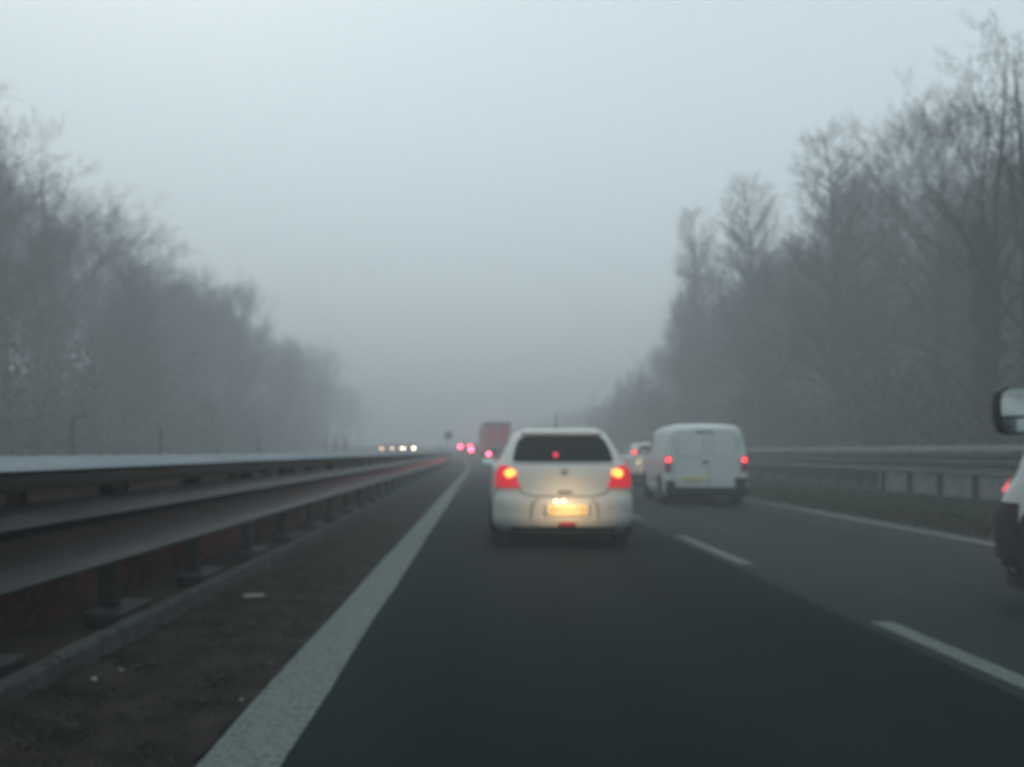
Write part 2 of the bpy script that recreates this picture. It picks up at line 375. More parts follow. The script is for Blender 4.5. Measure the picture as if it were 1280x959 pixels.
def tailcar(spec, name, label, loc, rz, tab, paint, lamps, core, win, plate_pos, length_w, r=.30, lit=1, group=None, cat='car', small=False, energy=.3, bumper=None, extras=None, wheel_y=None, side_win=None, hl='head'):
    t = thing(name, label, cat, loc, rz, group)
    S = Shape(tab)
    S.body().build('body', paint, t, smooth='auto')
    MB().box(-tab[1][3]+.06, tab[1][3]-.06, tab[0][1]+.25, tab[0][2]-.3, .17, tab[0][0]+.03).build('underbody', M['plastic'], t)
    S.patch(win, 'rear', offs=.006).build('rear_window', M['glass'], t, smooth='auto')
    for sg in (-1, 1):
        rows = lamps if sg > 0 else mirror_rows(lamps)
        l = S.patch(rows, 'rear', offs=.022, nr=4).build('tail_lamp', M['lens_red'], t, smooth='auto')
        for (cx, cz, cw, ch, m) in core:
            p = S.rear(sg*cx, cz); mb = MB(); n = 14; rws = []
            for rr, dy in ((.05, -.052), (.6, -.048), (1, -.03), (1, .0)):
                rws.append([(p.x+cw*rr*math.cos(2*math.pi*k/n), p.y+dy+abs(cw*rr*math.cos(2*math.pi*k/n))*.0, cz+ch*rr*math.sin(2*math.pi*k/n)) for k in range(n)])
            mb.grid(rws, True); mb.f.append(tuple(range(n))); mb.build('bulb', M[m], l, smooth=True)
    if bumper: S.patch([(bumper[0], -bumper[2], bumper[2]), (bumper[1], -bumper[2], bumper[2])], 'rear', offs=bumper[3] if len(bumper) > 3 else .03, thick=.05, nr=5, ncol=16).build('bumper', M['plastic'], t, smooth='auto')
    if plate_pos: plate(S, t, plate_pos[0], plate_pos[1], lit=lit, energy=energy)
    wy = wheel_y or (.72, length_w-.85)
    for sg in (-1, 1):
        for y in wy:
            x = S.side(y, .5, sg).x
            arch(S, t, y, r+.06, r+.02, sg)
            wheel(t, x+sg*.012, y, r, .20, sg)
        for (y0a, y1a, y0b, y1b, z0, z1) in side_win or ():
            S.patch([(z0, y0a, y1a), (z1, y0b, y1b)], 'side', sg=sg, offs=.005).build('side_window', M['glass'], t, smooth='auto')
    return t, S
def wing_mirror(t, x, y, z, sg, m=None):
    o = MB().box(-.10, .10, -.05, .06, -.065, .065, .03).build('wing_mirror', m or M['white'], t, loc=(x+sg*.10, y, z), smooth='auto')
    MB().box(-.085, .085, -.056, -.049, -.052, .052, .003).build('mirror_glass', M['mirror'], o)
    MB().box(-.05, .05, -.02, .02, -.012, .012).build('mirror_arm', M['plastic'], o, loc=(-sg*.13, 0, -.03))
    return o
def seam(S, t, pts, wd=.010, where='rear', sg=1, name='shut_line', m=None):
    """dark gap that follows the panel: one thin raised strip per polyline"""
    mb = MB(); f = {'rear': S.rear, 'front': S.front}.get(where) or (lambda a, z: S.side(a, z, sg))
    for (a0, z0), (a1, z1) in zip(pts, pts[1:]):
        n = 8; d = math.hypot(a1-a0, z1-z0); na, nz = -(z1-z0)/d*wd/2, (a1-a0)/d*wd/2
        ro = []
        for k in range(n+1):
            a = a0+(a1-a0)*k/n; z = z0+(z1-z0)*k/n
            o = Vector((0, -.0035, 0)) if where == 'rear' else Vector((0, .0035, 0)) if where == 'front' else Vector((sg*.0035, 0, 0))
            ro.append([f(a-na, z-nz)+o, f(a+na, z+nz)+o])
        mb.grid(ro)
    return mb.build(name, m or M['seam'], t)

hatch = [(.22, .10, 3.66, .80, .42, 3.2, .8, 2.6), (.28, .03, 3.78, .845, .40, 3.2, .8, 2.6), (.36, .0, 3.84, .865, .38, 3.2, .8, 2.6), (.56, .0, 3.84, .87, .36, 3.2, .8, 2.6), (.66, .025, 3.82, .87, .34, 3.2, .75, 2.6),
         (.70, .06, 3.79, .868, .32, 3.2, .75, 2.6), (.80, .075, 3.70, .862, .30, 3.2, .7, 2.6), (.94, .10, 3.45, .845, .28, 3.2, .6, 2.6), (1.00, .125, 3.10, .825, .28, 3.2, .5, 2.8), (1.05, .16, 2.78, .79, .28, 3.2, .4, 2.8),
         (1.20, .26, 2.48, .715, .26, 3.4, .4, 2.8), (1.36, .38, 2.12, .63, .26, 3.4, .4, 2.8), (1.42, .42, 1.95, .585, .26, 3.4, .4, 2.8), (1.455, .50, 1.75, .53, .26, 3.2, .35, 2.8), (1.48, .64, 1.5, .42, .22, 3, .3, 2.8), (1.495, .85, 1.25, .2, .15, 2.5, .15, 2.5)]
lamp_sw = [(.755, .53, .800), (.80, .545, .818), (.90, .585, .818), (.97, .62, .800), (1.015, .69, .765)]
sidew = [(.85, 1.55, .98, 1.50, 1.07, 1.36), (1.60, 2.55, 1.55, 2.12, 1.07, 1.36)]
SW = (.99, 9.62)
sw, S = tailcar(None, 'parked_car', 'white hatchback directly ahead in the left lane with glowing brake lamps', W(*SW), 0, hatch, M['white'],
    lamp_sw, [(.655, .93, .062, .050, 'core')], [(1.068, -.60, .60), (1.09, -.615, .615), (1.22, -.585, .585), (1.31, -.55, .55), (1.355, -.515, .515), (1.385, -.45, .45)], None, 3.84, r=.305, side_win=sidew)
sw.name = 'hatchback_car'
# spoiler over the window, lower panel lines, plate recess, fog lamp, badge, aerial, mirrors
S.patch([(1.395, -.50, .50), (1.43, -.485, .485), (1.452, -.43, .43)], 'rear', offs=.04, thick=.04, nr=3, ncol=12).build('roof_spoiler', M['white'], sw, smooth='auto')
rec = S.patch([(.375, -.40, .40), (.56, -.37, .37), (.60, -.30, .30)], 'rear', offs=.004, thick=.01, nr=3).build('plate_recess', mat('recess_paint', (.55, .56, .53), .5), sw)
seam(S, sw, [(-.55, .745), (-.50, .69), (-.36, .655), (.36, .655), (.50, .69), (.55, .745)], .016, name='tailgate_shut_line')
seam(S, sw, [(-.41, .37), (-.39, .57), (-.32, .615)], .014); seam(S, sw, [(.41, .37), (.39, .57), (.32, .615)], .014)
seam(S, sw, [(-.62, 1.02), (-.55, 1.045), (.55, 1.045), (.62, 1.02)], .010)
plate(S, sw, .03, .495, wd=.50, h=.125, y_off=-.03, lit=2, energy=8.0)
mb = MB().box(-.10, .10, -.03, .01, -.03, .03, .022); mb.build('rear_fog_lamp', M['lens_dim'], sw, loc=(.03, -.01, .32), smooth='auto')
MB().tube([(-.05, 0, .02), (.03, -.004, .035), (.05, 0, .015), (-.04, -.004, -.012), (-.03, 0, -.035), (.05, 0, -.02)], .007, 6).build('badge', M['rim'], sw, loc=(0, .085, .95))
MB().box(-.09, .09, -.02, .01, -.012, .012, .006).build('tailgate_handle', M['plastic'], sw, loc=(.01, .055, .70))
MB().box(-.10, .10, -.035, .0, -.018, .018, .01).build('inner_red_standin', M['lens_red'], sw, loc=(.4, .5, 1.2))
bpy.data.objects.remove(sw.children[-1])
h = MB().tube([(0, 0, 0), (0, .02, .004)], .035, 14).build('ahead_lamp_standin', glow('standin_red', (1, .03, .14), .8), sw, loc=(-.09, .205, 1.155)); h.rotation_euler = (R(-20), 0, 0)  # added glowing disc standing in for a tail light ahead, seen through the cabin
MB().tube([(0, 0, 0), (0, -.06, .22)], [.007, .004], 6).build('aerial', M['plastic'], sw, loc=(-.04, .66, 1.475))
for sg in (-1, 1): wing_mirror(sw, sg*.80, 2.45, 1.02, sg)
S.patch([(.24, -.62, .62), (.285, -.66, .66)], 'rear', offs=.004).build('lower_valance', M['plastic'], sw)
for sg in (-1, 1):
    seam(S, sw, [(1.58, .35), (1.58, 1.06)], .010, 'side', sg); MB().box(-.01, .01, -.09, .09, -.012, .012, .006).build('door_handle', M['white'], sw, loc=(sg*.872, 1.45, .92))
    seam(S, sw, [(.80, .755), (.853, .66)], .012)if sg > 0 else seam(S, sw, [(-.80, .755), (-.853, .66)], .012)
    S.patch([(.70, sg*.45 if sg > 0 else -.80, .80 if sg > 0 else -.45), (.82, .5 if sg > 0 else -.78, .78 if sg > 0 else -.5)], 'front', offs=.012).build('headlamp', M['clear_lens'], sw)

# white panel van in the right lane
vt = [(.24, .08, 4.25, .84, .10, 4, .6, 3), (.30, .0, 4.34, .88, .12, 4, .6, 3), (.60, .0, 4.38, .90, .12, 4, .6, 3), (.95, .02, 4.28, .90, .12, 4, .6, 3), (1.08, .03, 3.95, .885, .12, 4, .5, 3), (1.16, .04, 3.55, .87, .12, 4, .4, 3),
      (1.45, .07, 3.1, .82, .13, 4, .4, 3), (1.62, .10, 2.85, .785, .14, 3.6, .4, 3), (1.70, .14, 2.7, .75, .16, 3.4, .4, 3), (1.76, .22, 2.5, .68, .2, 3, .4, 3), (1.80, .42, 2.2, .52, .25, 2.8, .3, 3), (1.815, .7, 1.9, .25, .2, 2.6, .2, 2.6)]
van, V = tailcar(None, 'panel_van', 'white panel van with windowless rear doors ahead in the right lane', W(4.86, 17.35), R(-4.5), vt, M['white_van'],
    [(.74, .755, .86), (.92, .755, .868), (1.09, .76, .862)], [(.81, 1.01, .05, .052, 'core_red')], [(1.60, -.22, .18), (1.635, -.20, .16)], (-.27, .60), 4.38, r=.32, lit=0, energy=.12, wheel_y=(.80, 3.5),
    side_win=[(2.35, 3.35, 2.35, 2.98, 1.17, 1.56)])
[c for c in van.children if c.name.startswith('rear_window')][0].name = 'high_brake_lamp_housing'
for c in van.children:
    if c.name.startswith('tail_lamp'): c.data.materials[0] = M['lens_dim']
V.patch([(.24, -.84, .84), (.42, -.86, .86)], 'rear', offs=.05, thick=.05, nr=5, ncol=16).build('bumper', M['plastic'], van, smooth='auto')
V.patch([(.30, .62, .8), (.62, .60, .86)], 'rear', offs=.045, thick=.04).build('bumper_end', M['plastic'], van); V.patch([(.30, -.8, -.62), (.55, -.86, -.68)], 'rear', offs=.045, thick=.04).build('bumper_end', M['plastic'], van)
seam(V, van, [(.04, .43), (.04, 1.66)], .014, m=M['seam_pale']); seam(V, van, [(-.70, .43), (-.70, 1.60), (-.62, 1.68), (.62, 1.68), (.70, 1.60), (.70, .43)], .012, m=M['seam_pale'])
for a, b in ((-.62, -.06), (.14, .62)):
    seam(V, van, [(a, 1.08), (a+.02, 1.55), (a+.07, 1.60), (b-.02, 1.60), (b, 1.55), (b, 1.08), (a, 1.08)], .016, m=M['seam_pale'])
MB().box(-.07, .07, -.03, .01, -.02, .02, .01).build('door_handle', M['plastic'], van, loc=(-.03, .01, .97))
for z in (.60, .92, 1.45):
    for sx in (-.72, .72): MB().box(-.03, .03, -.02, .01, -.02, .02, .006).build('hinge', M['truck_grey'], van, loc=(sx, V.rear(sx, z).y, z))
for sg in (-1, 1): wing_mirror(van, sg*.88, 3.1, 1.18, sg, M['plastic']); seam(V, van, [(2.25, .4), (2.25, 1.55)], .012, 'side', sg, m=M['seam_pale']); seam(V, van, [(.5, .55), (2.2, .55)], .03, 'side', sg, m=M['plastic'], name='side_rub_strip')

# small white car half hidden behind the van, and the cars beyond
small = [(r_[0], r_[1]*.7, r_[2]*.93, r_[3]*.93, r_[4]*.8, r_[5], r_[6], r_[7]) for r_ in hatch]
hl_rows = [(1.06, .60, .70), (1.14, .58, .68), (1.24, .56, .655)]
def add_small(label, loc, rz, paint, name='hatchback_car', corem='core_red', cw=.06, group=None, lamp=hl_rows, corez=1.15, cx=.62, energy=.3, tabx=small):
    t, SS = tailcar(None, name, label, loc, rz, tabx, paint, lamp, [(cx, corez, cw, cw, corem)], [(1.08, -.52, .52), (1.36, -.44, .44)], (0, .66), 3.6, r=.29, lit=1, energy=energy, bumper=(.28, .42, .74), group=group, side_win=sidew)
    for sg in (-1, 1): wing_mirror(t, sg*.74, 2.4, 1.02, sg, paint)
    seam(SS, t, [(-.6, .50), (.6, .50)], .015); MB().box(-.35, .35, -.04, .0, -.015, .015, .006).build('rear_spoiler', paint, t, loc=(0, .28, 1.40))
    return t, SS
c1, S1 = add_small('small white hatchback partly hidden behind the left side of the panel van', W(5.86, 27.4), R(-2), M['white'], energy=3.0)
plate(S1, c1, -.42, .72, wd=.30, h=.10, lit=1, energy=.6)
std_lamp = [(.80, .55, .79), (.97, .60, .78)]
std_hatch = [(r_[0], r_[1]*.8, r_[2], r_[3], r_[4], r_[5], r_[6], r_[7]) for r_ in hatch]
def far_car(label, x, y, paint, cw=.09, z=.93, corem='core_far', **k):
    c = add_small(label, W(x, y), yaw(y), paint, lamp=std_lamp, corez=z, cx=.68, corem=corem, cw=cw, energy=.5, tabx=std_hatch, **k)[0]
    for sg in (-1, 1):          # the light its brake lamps throw back into the fog
        li = bpy.data.lights.new('tail_light', 'SPOT'); li.energy = 70; li.color = (1, .03, .07); li.spot_size = R(150); li.spot_blend = 1; li.shadow_soft_size = .1
        o = put('tail_light', li, c, (sg*.66, -.16, z)); o.rotation_euler = (R(-90), 0, 0)
    return c
far_car('dark car between the white hatchback and the red truck, its left lamp lit', 1.10, 52, M['darkcar'], .10, .98)
far_car('far dark car just left of the red truck with blurred red lamps', 1.0, 92, M['darkcar'], .22, .97)
far_car('farthest grey car of the queue, leftmost pair of red lamps in the fog', 1.1, 112, M['greycar'], .26, 1.03)
far_car('grey car deep in the fog in the right lane behind the small white hatchback', 4.7, 78, M['greycar'], .09, .95)

# oncoming cars: seen from the front
def oncoming(label, x, y, paint, m, zl=.76, cw=.10):
    t = thing('oncoming_car', label, 'car', W(x, y, .16), yaw(y)+math.pi, 'cars coming the other way')
    SS = Shape(std_hatch); SS.body().build('body', paint, t, smooth='auto')
    MB().box(-.78, .78, .4, 3.4, .17, .25).build('underbody', M['plastic'], t)
    SS.patch([(1.08, -.66, .66), (1.38, -.52, .52)], 'front', offs=.01).build('windscreen', M['glass'], t, smooth='auto')
    SS.patch([(.34, -.45, .45), (.60, -.45, .45)], 'front', offs=.01).build('grille', M['plastic'], t)
    for sg in (-1, 1):
        p = SS.front(sg*.62, zl)
        l = SS.patch([(zl-.07, *sorted((sg*.48, sg*.76))), (zl+.07, *sorted((sg*.5, sg*.76)))], 'front', offs=.015).build('headlamp', M['clear_lens'], t)
        MB().tube([(0, -.02, 0), (0, .045, 0), (0, .05, 0)], [cw, cw, cw*.5], 14).build('bulb', M[m], l, loc=(p.x, p.y, p.z))
        for yy in (.72, 3.0): arch(SS, t, yy, .36, .32, sg); wheel(t, SS.side(yy, .5, sg).x+sg*.012, yy, .30, .2, sg)
    for sg in (-1, 1): wing_mirror(t, sg*.80, 2.45, 1.02, sg, paint)
oncoming('oncoming dark car with warm headlights, leftmost pair in the fog', -9.6, 100, M['darkcar'], 'head', .80)
oncoming('oncoming grey car with warm headlights, second pair from the left in the fog', -8.6, 104, M['greycar'], 'head', .82, .09)
oncoming('second oncoming grey car, its warm headlights just left of the whitest pair', -8.0, 109, M['greycar'], 'head', .84, .12)
oncoming('oncoming dark car with the brightest whitest headlights, nearest the road ahead', -7.0, 101, M['darkcar'], 'head_white', .84, .11)

# red lorry far ahead
tr = thing('lorry', 'red box lorry far ahead in the fog above the queue', 'truck', W(1.62, 70, 0), yaw(70)+R(-.5))
MB().box(-1.25, 1.25, .08, 12.5, 1.05, 3.42, .03).build('box_body', M['truck_red'], tr)
MB().box(-1.27, 1.27, .0, .14, 3.32, 3.60, .02).build('roof_frame', M['plastic'], tr)
for sg in (-1, 1):
    d = MB().box(.05, 1.10, -.03, .05, 1.12, 3.36, .01).build('rear_door', M['truck_red'], tr, loc=((0, 0, 0) if sg > 0 else (-1.15, 0, 0)))
    for k in (.3, .8): MB().tube([(k, -.06, 1.15), (k, -.06, 3.33)], .02, 6).build('locking_bar', M['truck_grey'], d)
    MB().box(1.12, 1.25, -.02, .08, 1.05, 3.38).build('corner_post', M['truck_grey'], tr, loc=((0, 0, 0) if sg > 0 else (-2.37, 0, 0)))
    l = MB().box(.7, 1.1, -.06, 0, .82, .98, .01).build('tail_lamp', M['lens_red'], tr, loc=((0, 0, 0) if sg > 0 else (-1.8, 0, 0)))
    for yy in (2.2, 3.5, 10.8): wheel(tr, sg*1.24, yy, .5, .3, sg)
    MB().box(-.2, .2, -.01, .01, .3, .95).build('mudflap', M['rubber'], tr, loc=(sg*1.02, 1.3, 0))
MB().box(-.045, .045, -.04, .06, 1.12, 3.38).build('door_seal', M['truck_grey'], tr)
MB().box(-1.2, 1.2, -.02, .10, .45, .60, .02).build('underrun_bar', M['truck_grey'], tr)
MB().box(-.5, .5, .3, 12.3, .75, 1.05).build('chassis', M['plastic'], tr)
cabt = Shape([(.5, 0, 2.1, 1.2, .05, 5, .3, 3), (1.5, 0, 2.1, 1.23, .05, 5, .3, 3), (2.6, 0, 1.95, 1.2, .05, 5, .35, 3), (3.3, .1, 1.6, 1.1, .1, 4, .4, 3), (3.4, .3, 1.3, .9, .1, 4, .4, 3)])
cab = cabt.body().build('cab', M['truck_red'], tr, smooth='auto', loc=(0, 13.1, 0))
cabt.patch([(1.7, -1.0, 1.0), (2.6, -.95, .95)], 'front').build('windscreen', M['glass'], cab)

# big white van beside us on the right edge of the picture
bt = [(.30, .1, 5.20, .96, .1, 4, .55, 2.6), (.36, .0, 5.32, .99, .12, 4, .60, 2.6), (.72, .0, 5.34, 1.0, .12, 4, .62, 2.6), (.90, .0, 5.26, 1.0, .12, 4, .66, 2.5), (1.02, 0, 5.14, .995, .12, 4, .66, 2.5), (1.15, .0, 5.06, .99, .12, 4, .62, 2.5), (1.24, .0, 4.97, .98, .12, 4, .6, 2.5),
      (1.31, .0, 4.82, .965, .12, 4, .5, 2.6), (1.36, .0, 4.45, .945, .12, 4, .4, 2.8), (1.8, .02, 3.85, .92, .12, 4, .4, 2.8), (2.2, .04, 3.4, .88, .14, 4, .4, 2.8), (2.40, .10, 3.0, .80, .18, 3.4, .4, 2.8), (2.48, .3, 2.6, .6, .2, 3, .4, 2.8), (2.50, .7, 2.2, .3, .2, 3, .3, 2.8)]
BX, BY = 4.91, 1.17
bv, B = tailcar(None, 'delivery_van', 'large white van cut off at the right edge with a tall black wing mirror', W(BX, BY), 0, bt, M['white_van'],
    [(.9, .90, .975), (1.5, .90, .96)], [(.93, 1.3, .03, .05, 'core_red')], [(1.3, -.7, .7), (1.9, -.65, .65)], (0, .55), 5.34, r=.40, lit=0, wheel_y=(1.0, 4.28),
    side_win=[(3.0, 4.15, 3.0, 3.72, 1.38, 1.95)])
B.patch([(.29, -.95, .95), (.80, -.97, .97)], 'front', offs=.014, thick=.05, nr=5, ncol=24).build('front_bumper', M['plastic'], bv, smooth='auto')
B.patch([(.34, 4.70, 5.15), (.82, 4.66, 5.18)], 'side', sg=-1, offs=.012).build('bumper_corner', M['plastic'], bv)
for sg in (-1, 1):
    B.patch([(.80, *sorted((sg*.62, sg*.93))), (1.04, *sorted((sg*.66, sg*.90)))], 'front', offs=.012).build('headlamp', M['clear_lens'], bv, smooth='auto')
B.patch([(.89, 4.90, 4.96), (.98, 4.90, 4.95)], 'side', sg=-1, offs=.02).build('side_marker_lamp', M['pink_lens'], bv, smooth='auto')
seam(B, bv, [(3.92, .62), (3.92, 1.36)], .012, 'side', -1); seam(B, bv, [(2.9, .4), (2.9, 2.2)], .012, 'side', -1)
B.patch([(1.45, -.80, .80), (2.15, -.72, .72)], 'front', offs=.008).build('windscreen', M['glass'], bv, smooth='auto')
# tall mirror: casing, large flat glass, lower wide-angle glass
def tall_mirror(sg):
    mr = put('wing_mirror', None, bv, (sg*1.33, 4.22, 1.475)); mr.name = 'wing_mirror'
    rows = []
    for z, a, y0, y1 in ((-.165, .055, -.02, .04), (-.15, .09, -.045, .07), (-.06, .118, -.05, .09), (.06, .124, -.05, .095), (.13, .115, -.05, .085), (.158, .085, -.04, .07), (.168, .045, -.015, .04)):
        rows.append([(a*math.copysign(abs(math.cos(t))**.7, math.cos(t)), (y0+y1)/2+(y1-y0)/2*math.copysign(abs(math.sin(t))**.7, math.sin(t)), z) for t in [2*math.pi*k/24 for k in range(24)]])
    mb = MB().grid(rows, True); mb.f.append(tuple(range(23, -1, -1))); mb.f.append(tuple(6*24+k for k in range(24)))
    mb.build('mirror_casing', M['plastic'], mr, smooth='auto')
    def pane(rows, name, bulge=0):
        mb = MB(); gr = []
        for z, a in rows: gr.append([(a*(k/4-1), -.056-bulge*(1-(k/4-1)**2), z) for k in range(9)])
        mb.grid(gr); k = len(mb.v); mb.grid([[(x, -.045, z) for x, y, z in r] for r in gr])
        return mb.build(name, M['mirror'], mr, smooth=True)
    pane([(-.035, .092), (.0, .096), (.06, .098), (.11, .090), (.135, .068), (.147, .035)], 'upper_glass')
    lo = pane([(-.143, .045), (-.125, .072), (-.09, .082), (-.055, .085)], 'lower_glass', .012)
    mr.rotation_euler = (R(3.2), 0, R(-13) if sg < 0 else R(24))
    arm = MB().tube([(.0, .02, -.09), (-sg*.2, .03, -.13), (-sg*.36, .06, -.15)], [.04, .035, .04], 8).build('mirror_arm', M['plastic'], mr)
for sg in (-1, 1): tall_mirror(sg)

# ------------------------------------------------------------------ small roadside things
lt = thing('litter_strip', 'pale flat strip of litter lying on the dirt beside the left kerb', 'litter', W(-1.80, 6.3, .055), R(12))
MB().box(-.055, .055, -.02, .02, 0, .012, .003).build('strip', M['pale'], lt)
lt.scale = (1.4, 1.6, 1.2)
def pebble(label, x, y, s, seed):
    q = random.Random(seed); mb = MB(); rows = []
    for i in range(5):
        a = math.pi*(i+.5)/5; rows.append([(s*math.sin(a)*math.cos(2*math.pi*k/7)*q.uniform(.7, 1.2), s*math.sin(a)*math.sin(2*math.pi*k/7)*q.uniform(.7, 1.2), s*.6*(1-math.cos(a))) for k in range(7)])
    mb.grid(rows, True); mb.f.append(tuple(range(6, -1, -1))); mb.f.append(tuple(28+k for k in range(7)))
    mb.build('pebble', M['pale'], None, loc=W(x, y, .03), label=label, cat='stone')
pebble('larger pale stone near the foot of the left kerb', -1.97, 4.05, .022, 1)
pebble('small bright stone just beyond the larger pale one by the left kerb', -1.92, 4.25, .012, 2)
pebble('tiny white speck of stone near the inner edge of the wide white line', -1.13, 3.75, .010, 3)
mb = MB()
for i in range(6500):
    y = .8+22*rng.random()**1.5; x = rng.uniform(-2.12, -1.16); s = rng.uniform(.004, .014)*(1+y*.04)
    a = rng.random()*6.28; c, d = math.cos(a)*s, math.sin(a)*s; p = W(x, y, .03+rng.uniform(0, .012))
    mb.add([(p[0]+c, p[1]+d, p[2]), (p[0]-d*.6, p[1]+c*.6, p[2]+s*.3), (p[0]-c, p[1]-d, p[2]), (p[0], p[1], p[2]+s*rng.uniform(.3, 1.1))], [(0, 1, 3), (1, 2, 3), (2, 0, 3)])
mb.build('gravel', M['stone'], kind='stuff', label='fine grit and crumbs of soil on the dirt beside the left kerb')
mb = MB()
for i in range(2600):           # dead leaves and twigs on the dirt
    y = .8+26*rng.random()**1.4; x = rng.choice((rng.uniform(-2.12, -1.7), rng.uniform(-2.12, -1.2))); s = rng.uniform(.010, .028)
    a = rng.random()*6.28; c, d = math.cos(a)*s, math.sin(a)*s; p = Vector(W(x, y, .035+rng.uniform(0, .02))); u = rng.uniform(-.5, .5)*s
    mb.add([p+Vector((c, d, u)), p+Vector((-d*.5, c*.5, .004)), p+Vector((-c, -d, -u*.5)), p+Vector((d*.5, -c*.5, .01))], [(0, 1, 2, 3)])
mb.build('leaf_litter', M['leaf_brown'], kind='stuff', label='dead leaves scattered over the dirt by the left kerb')
def blades(name, m, n, fx, h0, h1, wd, label, ymin, ymax, pw=1.6):
    mb = MB()
    for i in range(n):
        y = ymin+(ymax-ymin)*rng.random()**pw; x, z = fx()
        h = rng.uniform(h0, h1); a = rng.random()*6.28; w_ = wd*rng.uniform(.6, 1.3)*(1+y*.03); dx, dy = math.cos(a)*w_, math.sin(a)*w_
        lx, ly = rng.gauss(0, h*.35), rng.gauss(0, h*.35); p = W(x, y, z)
        mb.add([(p[0]-dx, p[1]-dy, p[2]), (p[0]+dx, p[1]+dy, p[2]), (p[0]+lx, p[1]+ly, p[2]+h)], [(0, 1, 2)])
    return mb.build(name, m, kind='stuff', label=label)
def gz(x): return .0+(.05*(x-7)/1.5 if x < 8.5 else .05+.08*(x-8.5)/1.8)
def fr():
    x = 7.0+3.3*rng.random(); return x, gz(x)
blades('grass', M['grass'], 42000, fr, .04, .15, .007, 'rough green grass on the verge right of the road', 4, 90)
blades('tall_weeds', M['dry'], 24000, lambda: (rng.uniform(-3.5, -2.75), .1), .15, .60, .009, 'dry brown weeds growing inside the median behind the posts', 1.5, 60, 1.5)
blades('sparse_grass', M['grass'], 2600, lambda: (rng.choice((rng.uniform(-1.6, -1.15), rng.uniform(-2.1, -1.7))), .01), .02, .07, .004, 'sparse low grass sprouting from the dirt beside the wide white line', 5, 45)
blades('roadside_weeds', M['leaf_green'], 16000, lambda: (rng.uniform(11.8, 16), .25), .2, .7, .02, 'rough weeds between the right guardrail and the wood', 8, 80)

# fence posts beyond the opposite carriageway
fp = MB().tube([(0, 0, 0), (0, 0, 1.2), (0, 0, 2.15)], [.075, .075, .07], 8).mesh('post_shaft', M['wood_post'])
fa = MB().tube([(0, 0, 2.1), (.16, 0, 2.28), (.50, 0, 2.33)], [.06, .045, .03], 6).mesh('angled_arm', M['wood_post'])
for k, (x, y, s, hook) in enumerate(((-14, 27.3, 1.0, 1), (-14, 34.8, 1.0, 0), (-14, 50, .98, 0), (-14, 74, 1.12, 0), (-13.8, 78.5, .95, 0), (-14, 81.5, 1.25, 0), (-14, 89, 1.2, 0), (-14, 92, .9, 0), (-14, 42.3, .55, 0), (-14, 64, .5, 0))):
    o = thing('fence_post', 'tall dark fence post with a hooked top above the left guardrail' if hook else 'plain dark fence post far beyond the left guardrail in the fog', 'post', W(x, y, .08), 0, None if hook else 'fence posts beyond the opposite carriageway')
    o.scale = (1, 1, s); put('post_shaft', fp, o)
    if hook: put('angled_arm', fa, o)
# round sign on the median
sg_ = thing('road_sign', 'round sign on a thin pole in the median beside the red lights', 'sign', W(-2.6, 80, .1), yaw(80))
MB().tube([(0, 0, 0), (0, 0, 2.7)], .035, 8).build('pole', M['post_steel'], sg_)
MB().tube([(0, -.02, 2.45), (0, .02, 2.45)], .42, 24).build('sign_disc', M['plastic'], sg_)

# ------------------------------------------------------------------ trees
def spike(mb, p, d, L, r):
    a = d.cross(Vector((.3, .5, .8))).normalized()*r; b = d.cross(a).normalized()*r; t = p+d*L
    mb.add([p+a, p-a*.5+b*.87, p-a*.5-b*.87, t], [(0, 1, 3), (1, 2, 3), (2, 0, 3)])
def rdir(d, ang, q):
    a = d.orthogonal().normalized(); b = d.cross(a); t = q.random()*2*math.pi
    return (d*math.cos(ang)+(a*math.cos(t)+b*math.sin(t))*math.sin(ang)).normalized()
def branch(mb, p, d, L, r, depth, q, up=.12, sub=(6, 5, 4), tw=5):
    nseg = 4 if depth else 3; pts = [p]; dd = d.copy(); rr = [r]
    for i in range(nseg):
        dd = (dd+Vector((q.gauss(0, .10), q.gauss(0, .10), q.gauss(up, .07)))).normalized()
        pts.append(pts[-1]+dd*L/nseg); rr.append(max(.004, r*(1-(i+1)/nseg*.85)))
    mb.tube(pts, rr, 4 if r > .03 else 3, caps=False)
    if depth == 0:
        for k in range(max(2, min(tw, int(L*8)))):
            i = q.randrange(0, nseg); t = q.random(); pp = pts[i].lerp(pts[i+1], t)
            spike(mb, pp, rdir(dd, q.uniform(.3, .9), q), max(.25, L)*q.uniform(.6, 1.15), .007)
        spike(mb, pts[-1], dd, max(.3, L*.9), .007); return
    n = max(2, min(sub[depth-1], int(L*(2.6 if depth == 1 else 1.7)+1)))
    for k in range(n):
        u = (.2+.8*(k+q.random())/n)*nseg; i = min(nseg-1, int(u)); pp = pts[i].lerp(pts[i+1], u-i)
        branch(mb, pp, rdir(dd, q.uniform(.45, .95), q), L*q.uniform(.35, .6)*(1.15-.5*u/nseg), max(.006, r*.42), depth-1, q, up, sub, tw)
